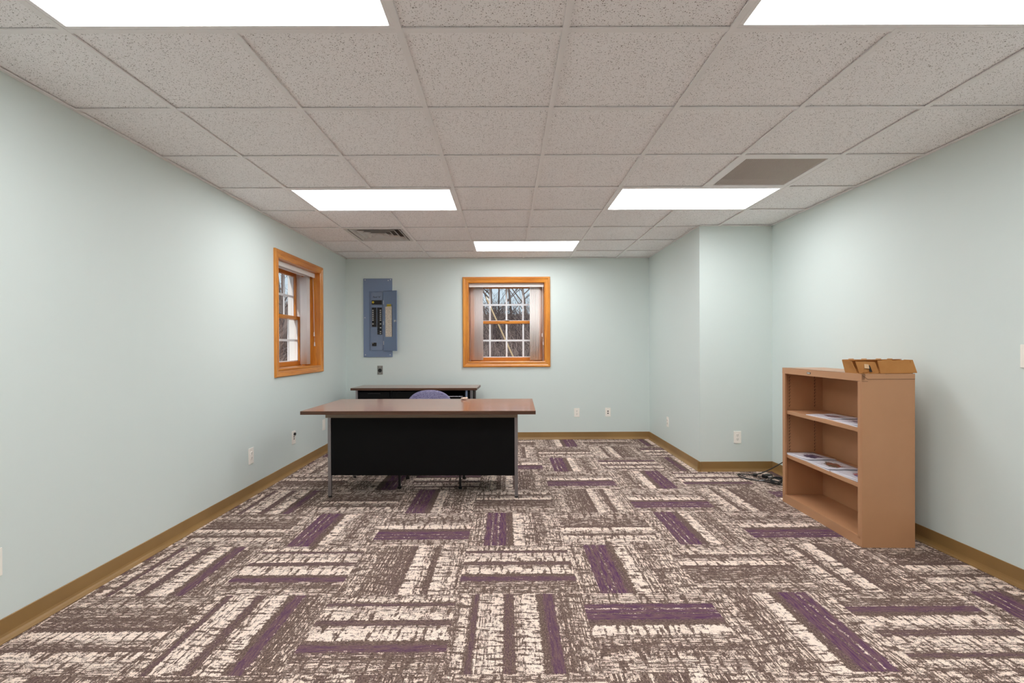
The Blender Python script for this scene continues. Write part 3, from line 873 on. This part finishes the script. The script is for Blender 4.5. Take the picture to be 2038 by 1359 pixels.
for x in (.03, .11, .2, .27): bx('rear_tab', M['card_in'], cb, x, x + .03, .166, .172, .078, .088)
b = B(); slab(b, [(.0, .155, .078), (.30, .155, .080), (.30, .09, .086), (.02, .085, .082)], .003); b.build('inner_lid_flap', M['card'], cb)

# ------------------------------------------------------------------ cords beside the bookcase
def cord(name, pts, rad, label, group=None, tight=24):
    cu = bpy.data.curves.new(name, 'CURVE'); cu.dimensions = '3D'
    sp = cu.splines.new('NURBS'); sp.points.add(len(pts) - 1)
    for p, q in zip(sp.points, pts): p.co = (*q, 1)
    sp.use_endpoint_u = True; sp.order_u = 4
    cu.bevel_depth = rad; cu.bevel_resolution = 3; cu.resolution_u = 6
    o = bpy.data.objects.new(name, cu)
    dg = bpy.context.evaluated_depsgraph_get()
    COL.objects.link(o); dg.update()
    me = bpy.data.meshes.new_from_object(o.evaluated_get(dg))
    COL.objects.unlink(o); bpy.data.objects.remove(o)
    me.name = name
    for p in me.polygons: p.use_smooth = True
    me.materials.clear()
    o = link(name, me, M['black'])
    return tag(o, label, 'cord', group)
CG = 'black cords tangled on the carpet'
cord('extension_cord', [(2.545, 4.62, .14), (2.46, 4.60, .10), (2.38, 4.62, .05), (2.30, 4.66, .006), (2.25, 4.70, .005), (2.17, 4.74, .005), (2.14, 4.66, .005), (2.16, 4.56, .005), (2.25, 4.50, .005), (2.33, 4.40, .006), (2.42, 4.28, .005), (2.50, 4.2, .005)], .0045,
     'black power cord rising from the tangle to the right wall', CG)
cord('extension_cord', [(2.20, 4.62, .006), (2.16, 4.72, .008), (2.13, 4.62, .006), (2.18, 4.50, .006), (2.30, 4.45, .008), (2.40, 4.55, .014), (2.33, 4.62, .016), (2.26, 4.55, .014), (2.33, 4.42, .012), (2.44, 4.40, .01), (2.42, 4.52, .018), (2.34, 4.50, .02), (2.36, 4.38, .012), (2.46, 4.3, .008), (2.5, 4.12, .005)], .0035,
     'thin black cord looping out furthest left on the carpet', CG)
pts = []
for k in range(46):
    a = k * .85
    rr = .060 + .035 * math.sin(k * 1.7)
    pts.append((2.385 + rr * math.cos(a) * 1.2, 4.44 + rr * math.sin(a) * 1.5, .006 + .030 * abs(math.sin(k * .53)) * (1 - abs(k - 23) / 40)))
cord('extension_cord', pts, .0035, 'coiled bundle of thin black cord lying in the tangle', CG)
ad = empty('power_adapter', (2.385, 4.60, .0), .5, 'black power adapter with a pale label in the cord tangle', 'adapter')
bx('adapter_case', M['black'], ad, -.045, .045, -.025, .025, 0.001, .03, .004)
bx('rating_label', M['paper'], ad, -.03, .03, -.0256, -.025, .008, .022)
b = B(); b.box(-.035, .03, -.004, .004, 0, .001); 
tag(b.build('cable_tag', M['paper'], loc=(2.275, 4.475, .0105), rot=(0, 0, .35)), 'small white paper tag on a cord in front of the bookcase', 'tag')
pl = empty('wall_plug', (2.30, 4.655, 0), 1.0, 'black plug end lying beside the baseboard', 'plug')
b = B(); b.box(-.022, .022, -.014, .014, .001, .024); b.build('plug_body', M['black'], pl, .004)
b = B(); b.box(-.04, -.022, -.008, -.005, .010, .016); b.box(-.04, -.022, .005, .008, .010, .016); b.build('prongs', M['chrome'], pl)

# ------------------------------------------------------------------ outlets
def outlet(loc, rz, label, kind='duplex', w=.072, h=.116):
    """local: x across, -y into the room"""
    t_ = empty('wall_outlet' if kind != 'switch' else 'light_switch', loc, rz, label, 'wall outlet' if kind != 'switch' else 'light switch')
    pm = M['alu'] if kind == 'range' else M['ivory']
    bx('cover_plate', pm, t_, -w / 2, w / 2, -.006, 0, -h / 2, h / 2, .0025)
    if kind == 'duplex':
        for s in (-1, 1):
            b = B(); b.cyl((0, -.007, s * .0195), .0165, .004, 'Y', 20); r_ = b.build('socket', M['ivory'], t_, .0006)
            b = B()
            b.box(-.0075, -.005, -.0098, -.0088, s * .0195, s * .0195 + .009); b.box(.005, .0075, -.0098, -.0088, s * .0195, s * .0195 + .009); b.cyl((0, -.0093, s * .0195 - .007), .0028, .001, 'Y', 10)
            b.build('socket_slots', M['slot'], r_)
        b = B(); b.cyl((0, -.0065, 0), .0025, .002, 'Y', 10); b.build('plate_screw', M['screw'], t_)
    elif kind == 'ports':
        for s in (-1, 1):
            b = B(); b.box(-.008, .008, -.0085, -.005, s * .014 - .007, s * .014 + .007); b.build('jack', M['black'], t_)
        for s in (-1, 1):
            b = B(); b.cyl((0, -.0065, s * .045), .0025, .002, 'Y', 10); b.build('plate_screw', M['screw'], t_)
    elif kind == 'phone':
        b = B(); b.cyl((.006, -.012, .034), .014, .016, 'Y', 18); b.build('coax_knob', M['black'], t_)
        b = B(); b.box(-.008, .006, -.0085, -.005, .002, .012); b.box(-.006, .008, -.0085, -.005, -.018, -.008); b.build('jack', M['black'], t_)
    elif kind == 'range':
        b = B(); b.cyl((0, -.010, -.004), .024, .010, 'Y', 28); r_ = b.build('round_socket', M['black'], t_, .001)
        b = B(); b.box(-.002, .002, -.0165, -.0148, .004, .014); b.box(-.014, -.011, -.0165, -.0148, -.014, -.002); b.box(.011, .014, -.0165, -.0148, -.014, -.002); b.build('socket_slots', M['slot'], r_)
        for s in (-1, 1):
            b = B(); b.cyl((0, -.0065, s * .042), .004, .002, 'Y', 10); b.build('plate_screw', M['screw'], t_)
    elif kind == 'blank':
        for s in (-1, 1):
            b = B(); b.cyl((0, -.0065, s * .042), .0025, .002, 'Y', 10); b.build('plate_screw', M['screw'], t_)
        b = B(); b.box(-.016, .016, -.0075, -.005, -.033, .033); b.build('insert', M['ivory'], t_, .0006)
    elif kind == 'switch':
        b = B(); b.box(-.005, .005, -.017, -.005, -.006, .008); b.build('toggle', M['ivory'], t_, .001)
    return t_
LW, RW = R_(90), R_(-90)       # local -y turned into the room
outlet((.911, YB, .348), 0, 'ivory duplex outlet on the back wall just right of the desk', 'duplex')
outlet((1.319, YB, .350), 0, 'ivory plate with two dark jacks on the back wall near its right end', 'ports')
outlet((-1.661, YB, .915), 0, 'grey metal plate with a black round socket below the electrical panel', 'range')
outlet((2.226, YC, .328), 0, 'ivory duplex outlet facing the camera on the boxed-out corner', 'duplex')
outlet((XC, 5.817, .333), RW, 'narrow-looking ivory outlet on the side of the boxed-out corner', 'duplex')
outlet((XL, 4.115, .329), LW, 'ivory duplex outlet on the left wall in front of the window', 'duplex', .078, .13)
outlet((XL, 4.935, .331), LW, 'ivory left wall plate with a black knob at its top', 'phone', .078, .13)
outlet((XL, 5.750, .331), LW, 'ivory plate on the left wall right beside the desk leg', 'blank', .078, .125)
outlet((XL, 2.050, .333), LW, 'ivory plate at the left edge of the picture, mostly cut off', 'duplex')
outlet((XR, 2.464, 1.155), RW, 'ivory light switch at the right edge of the picture, mostly cut off', 'switch')

# ------------------------------------------------------------------ electrical panel
def zz(y): return 1.2125 + (690.3 - y) * YB / 999.6
def xx(x): return (x - 1012.2 + 3.2) * YB / 999.6 - .0
ep = empty('electrical_panel', (0, YB, 0), 0, 'blue-grey electrical panel with its narrow door hanging open', 'electrical panel')
PX0, PX1, PZ0, PZ1 = -1.872, -1.496, 1.0855, 2.111
OX0, OX1, OZ0, OZ1 = -1.787, -1.612, 1.172, 1.940
def XP(px): return (px - 1012.2) * YB / 999.6 + .021
b = B()
b.box(PX0, OX0, -.012, 0, PZ0, PZ1); b.box(OX1, PX1, -.012, 0, PZ0, PZ1); b.box(OX0, OX1, -.012, 0, PZ0, OZ0); b.box(OX0, OX1, -.012, 0, OZ1, PZ1)
b.build('trim_plate', M['bluesteel'], ep)
# rounded rim round the opening
def rrect(x0, x1, z0, z1, r, y, n=6):
    pts = []
    for cx_, cz_, a0 in ((x1 - r, z1 - r, 0), (x0 + r, z1 - r, 90), (x0 + r, z0 + r, 180), (x1 - r, z0 + r, 270)):
        for k in range(n + 1):
            a = R_(a0 + 90 * k / n); pts.append((cx_ + r * math.cos(a), y, cz_ + r * math.sin(a)))
    return pts
b = B(); p_ = rrect(OX0 + .012, OX1 - .004, OZ0, OZ1, .03, -.014); b.tube(p_ + [p_[0]], .0032, 6); b.build('opening_rim', M['bluesteel'], ep)
b = B(); b.tube([(OX0 - .006, -.013, OZ0 + .002), (OX0 - .006, -.013, OZ1 - .002)], .002, 6); b.build('door_stop', M['bluesteel'], ep)
bx('dead_front', M['bluedark'], ep, OX0 + .001, OX1 - .001, -.006, -.001, OZ0 + .001, OZ1 - .001)
sc_ = B()
for x, z in ((PX0 + .024, PZ1 - .018), (PX1 - .02, PZ1 - .016), (PX0 + .024, PZ0 + .03), (PX1 - .03, PZ0 + .03), (PX0 + .02, 1.60), (PX1 - .05, PZ1 - .026)):
    s = B(); s.cyl((x, -.0135, z), .007, .004, 'Y', 12); s.build('screw', M['screw'], ep)
def breaker(x0, x1, z, h, side, on=True):
    k = bx('breaker', M['black'], ep, x0, x1, -.018, -.006, z, z + h, .001)
    if on:
        xt = x0 + .006 if side < 0 else x1 - .024
        bx('breaker_toggle', M['toggle'], k, xt, xt + .018, -.026, -.018, z + h * .28, z + h * .72, .002)
LX0, LX1, RX0, RX1 = -1.760, -1.704, -1.690, -1.632
mb = bx('breaker', M['black'], ep, LX0, RX1, -.022, -.006, zz(605.3), zz(597), .001); mb['label'] = 'wide main breaker'
b = B(); b.cyl((LX0 + .018, -.024, zz(601)), .0135, .006, 'Y', 16); m1 = b.build('main_indicator', M['yellow'], mb)
b = B(); b.cyl((LX0 + .018, -.0275, zz(601)), .005, .002, 'Y', 12); b.build('main_indicator_centre', M['black'], mb)
zt = zz(611.2)
for k in range(10):
    breaker(LX0, LX1, zt - .0252 * (k + 1) + .0008, .0236, -1, k not in (0, 7, 9))
for k in range(14):
    breaker(RX0, RX1, zt - .0252 * (k + 1) + .0008, .0236, 1, k not in (0, 7, 9, 11))
breaker(LX0, LX1, zz(687.6), .044, -1, False)
b = B(); b.cyl((LX0 + .012, -.020, zz(682)), .004, .004, 'Y', 10); b.build('test_button', M['toggle'], ep)
b = B()
for k in range(9): b.box(LX0 + .004, LX1 - .004, -.0075, -.006, zz(655 + k * 2.6) - .003, zz(655 + k * 2.6) + .003)
for k in range(7): b.box(RX0 + .004, RX1 - .004, -.0075, -.006, zz(668 + k * 2.6) - .003, zz(668 + k * 2.6) + .003)
b.build('breaker_blanks', M['bluesteel'], ep, .0008)
# handwriting above the main breaker
def text(s, size, loc, rot, m, parent, name='handwriting'):
    cu = bpy.data.curves.new(name, 'FONT'); cu.body = s; cu.size = size; cu.align_x = 'CENTER'; cu.align_y = 'CENTER'; cu.offset = .0004; cu.shear = .25
    o = bpy.data.objects.new(name, cu); COL.objects.link(o)
    dg = bpy.context.evaluated_depsgraph_get(); dg.update()
    me = bpy.data.meshes.new_from_object(o.evaluated_get(dg)); COL.objects.unlink(o); bpy.data.objects.remove(o); me.name = name; me.materials.clear()
    return link(name, me, m, parent, loc, rot)
text('Panel "A"', .027, ((OX0 + OX1) / 2, -.0068, zz(590.5)), (R_(90), 0, 0), M['slot'], ep)
# open door, hinged on the right of the opening
dr = empty('panel_door', (OX1 + .004, -.014, 0), -R_(22)); dr.parent = ep
DW = .208; DZ0, DZ1 = 1.166, 1.946
me_ = B(); me_.box(0, DW, -.002, 0, DZ0, DZ1); me_.box(DW - .003, DW, -.014, -.002, DZ0, DZ1); me_.box(0, DW, -.012, -.002, DZ0, DZ0 + .003); me_.box(0, DW, -.012, -.002, DZ1 - .003, DZ1)
bpy.data.objects.remove(dr)
dr = me_.build('panel_door', M['bluesteel'], ep, .001, loc=(OX1 + .004, -.014, 0), rot=(0, 0, -R_(22)))
b = B()
for z in (1.80, 1.53, 1.27): b.cyl((.0, -.002, z), .0045, .05, 'Z', 10)
b.build('hinge', M['screw'], dr)
# circuit directory
m = mat('circuit_directory', srgb(226, 214, 196), .6); N = NT(m); v = N.obj(); x_, y_, z_ = N.xyz(v)
ln = N.math('GREATER_THAN', N.math('SINE', N.math('MULTIPLY', z_, 520)), .2); wr = N.step(N.noise(N.scale(v, (90, 1, 60)), 1, 3), .50, .58)
N.l(N.mix(N.math('MULTIPLY', N.math('MULTIPLY', ln, wr), .65), srgb(228, 216, 200), srgb(96, 84, 84)), N.b.inputs['Base Color'])
cd0 = bx('directory_card', m, dr, .030, .128, -.0035, -.002, zz(669.5), zz(610))
cd0.location = (0, 0, 0)
bx('card_holder', M['slot'], dr, .130, .134, -.0045, -.002, zz(669.5), zz(606))
hz = bx('hazard_label', M['yellow'], dr, .052, .118, -.0038, -.002, zz(609.6), zz(605.3))
text('DANGER', .017, (.085, -.0041, zz(607.4)), (R_(90), 0, 0), M['slot'], dr, 'hazard_lettering')
b = B(); b.box(.165, .195, -.010, -.002, 1.54, 1.565); b.cyl((.182, -.014, 1.552), .010, .012, 'Y', 14); b.build('door_latch', M['screw'], dr, .001)

# ------------------------------------------------------------------ outdoors
def gz(x, y):
    d = max(0, math.hypot(max(0, y - 9), 0) + max(0, -x - 5) * .8)
    return -.45 + 4.2 * (1 - math.exp(-(d / 14) ** 1.6)) + .15 * noise.noise(Vector((x * .3, y * .3, 0)))
b = B(); nx, ny = 70, 60
vs = [[b.bm.verts.new((-45 + 75 * i / nx, YB + TH + .02 + 55 * j / ny if True else 0, 0)) for j in range(ny + 1)] for i in range(nx + 1)]
for row in vs:
    for v in row: v.co.z = gz(v.co.x, v.co.y)
for i in range(nx):
    for j in range(ny): b.bm.faces.new((vs[i][j], vs[i + 1][j], vs[i + 1][j + 1], vs[i][j + 1]))
# strip beside the left wall
vs = [[b.bm.verts.new((XL - TH - .02 - 43 * i / 30, YR - 2 + (YB + TH + .02 - YR + 2) * j / 12, 0)) for j in range(13)] for i in range(31)]
for row in vs:
    for v in row: v.co.z = gz(v.co.x, v.co.y)
for i in range(30):
    for j in range(12): b.bm.faces.new((vs[i][j], vs[i + 1][j], vs[i + 1][j + 1], vs[i][j + 1]))
tag(b.build('ground', M['litter'], smooth=True), kind='structure')

def tree(x, y, h, r, label, seed, lean=(0, 0), depth=4):
    rs = random.Random(seed); b = B(); z0 = gz(x, y) - .1
    def branch(p, d, ln, rad, lv):
        pts = [p]; rads = [rad]; n = 5 if lv < 2 else 4
        for k in range(n):
            d = (d + Vector((rs.uniform(-1, 1), rs.uniform(-1, 1), rs.uniform(-.4, .7))) * (.10 if lv == 0 else .22)).normalized()
            p = p + d * (ln / n); pts.append(p); rads.append(rad * (1 - .62 * (k + 1) / n))
        b.tube(pts, rads, 7 if lv == 0 else (5 if lv < 3 else 3), cap=False)
        if lv >= depth: return
        kids = 13 if lv == 0 else (5 if lv < 2 else 3)
        for k in range(kids):
            f = rs.uniform(.10, 1.0); q = f * n; i = min(int(q), n - 1)
            bp = pts[i].lerp(pts[i + 1], q - i)
            a = rs.uniform(0, 6.28); side_ = Vector((math.cos(a), math.sin(a), rs.uniform(.1, .9))).normalized()
            nd = (d * .45 + side_).normalized()
            branch(bp, nd, ln * rs.uniform(.38, .6), max(rads[i] * rs.uniform(.35, .55), .006), lv + 1)
    branch(Vector((x, y, z0)), Vector((lean[0], lean[1], 1)).normalized(), h, r, 0)
    o = b.build('bare_tree', M['bark'], weld=False)
    bb = o.data
    # origin at the foot
    for v in bb.vertices: v.co -= Vector((x, y, z0))
    o.location = (x, y, z0)
    return tag(o, label, 'tree', 'bare winter trees outside')
TL = [
 (-.50, 15.5, 8, .06, 'thickest bare tree left of centre through the back window', (.02, 0)),
 (-.22, 17.0, 6, .035, 'slim bare tree just right of the thickest one, back window', (-.03, 0)),
 (.60, 14.5, 5, .03, 'low branching bare tree at the right of the back window view', (.04, 0)),
 (.95, 22.0, 8, .06, 'distant bare tree behind the others, right of the back window', (-.04, 0)),
 (-1.05, 20.0, 8, .05, 'bare tree at the far left of the back window view', (.06, 0)),
 (.25, 24.0, 8, .06, 'furthest bare tree in the back window view', (-.04, 0)),
 (-7.0, 15.6, 8, .15, 'thick leaning bare tree seen through the left window', (.16, 0)),
 (-8.0, 18.0, 8, .07, 'second bare tree through the left window, behind the leaning one', (-.05, 0)),
 (-7.5, 16.8, 6, .05, 'slim bare tree between the two thicker ones, left window', (.03, 0)),
 (-10.0, 22.0, 9, .10, 'distant bare tree in the left window view', (.05, 0)),
]
for k, (x, y, h, r, lb, ln) in enumerate(TL): tree(x, y, h, r, lb, 40 + k, ln, 4)
# leaning dead pole outside the back window
b = B(); b.tube([(-.47, 11.4, 2.35), (-.17, 11.38, 1.67), (.14, 11.35, .98), (.80, 11.3, -.52)], [.014, .018, .021, .028], 8)
o = b.build('fallen_pole', M['pale_stick']); tag(o, 'pale bare pole leaning diagonally outside the back window', 'fallen tree')
# tangled brush on the hillside: nobody could count it
b = B(); rs = random.Random(11)
def brush(x, y, h, spread, n, mi):
    b.mi = mi
    z0 = gz(x, y) - .05
    for _ in range(n):
        a = rs.uniform(0, 6.28); s = rs.uniform(.1, 1) * spread
        p0 = Vector((x + rs.uniform(-.3, .3), y + rs.uniform(-.3, .3), z0)); tip = p0 + Vector((math.cos(a) * s, math.sin(a) * s, h * rs.uniform(.5, 1)))
        mid = p0.lerp(tip, .5) + Vector((rs.uniform(-.2, .2), rs.uniform(-.2, .2), rs.uniform(0, .25)))
        b.tube([p0, mid, tip], [.011, .008, .004], 3, cap=False)
for k in range(210):
    y = rs.uniform(10.5, 26); x = rs.uniform(-.12, .12) * y + rs.uniform(-.3, .3)
    brush(x, y, rs.uniform(.6, 1.5), rs.uniform(.4, 1.2), 14, rs.choice((0, 0, 1)))
for k in range(170):
    y = rs.uniform(10, 24); x = -rs.uniform(.38, .56) * y
    brush(x, y, rs.uniform(.6, 1.5), rs.uniform(.4, 1.2), 14, rs.choice((0, 0, 1)))
for k in range(120):
    y = rs.uniform(12, 30); x = rs.uniform(-.38, .3) * y
    brush(x, y, rs.uniform(.8, 1.9), rs.uniform(.5, 1.4), 12, rs.choice((0, 1)))
o = b.build('hillside_brush', [M['twig'], M['twig2']], weld=False)
tag(o, 'tangled grey-brown leafless brush covering the slope outside', 'brush', kind='stuff')
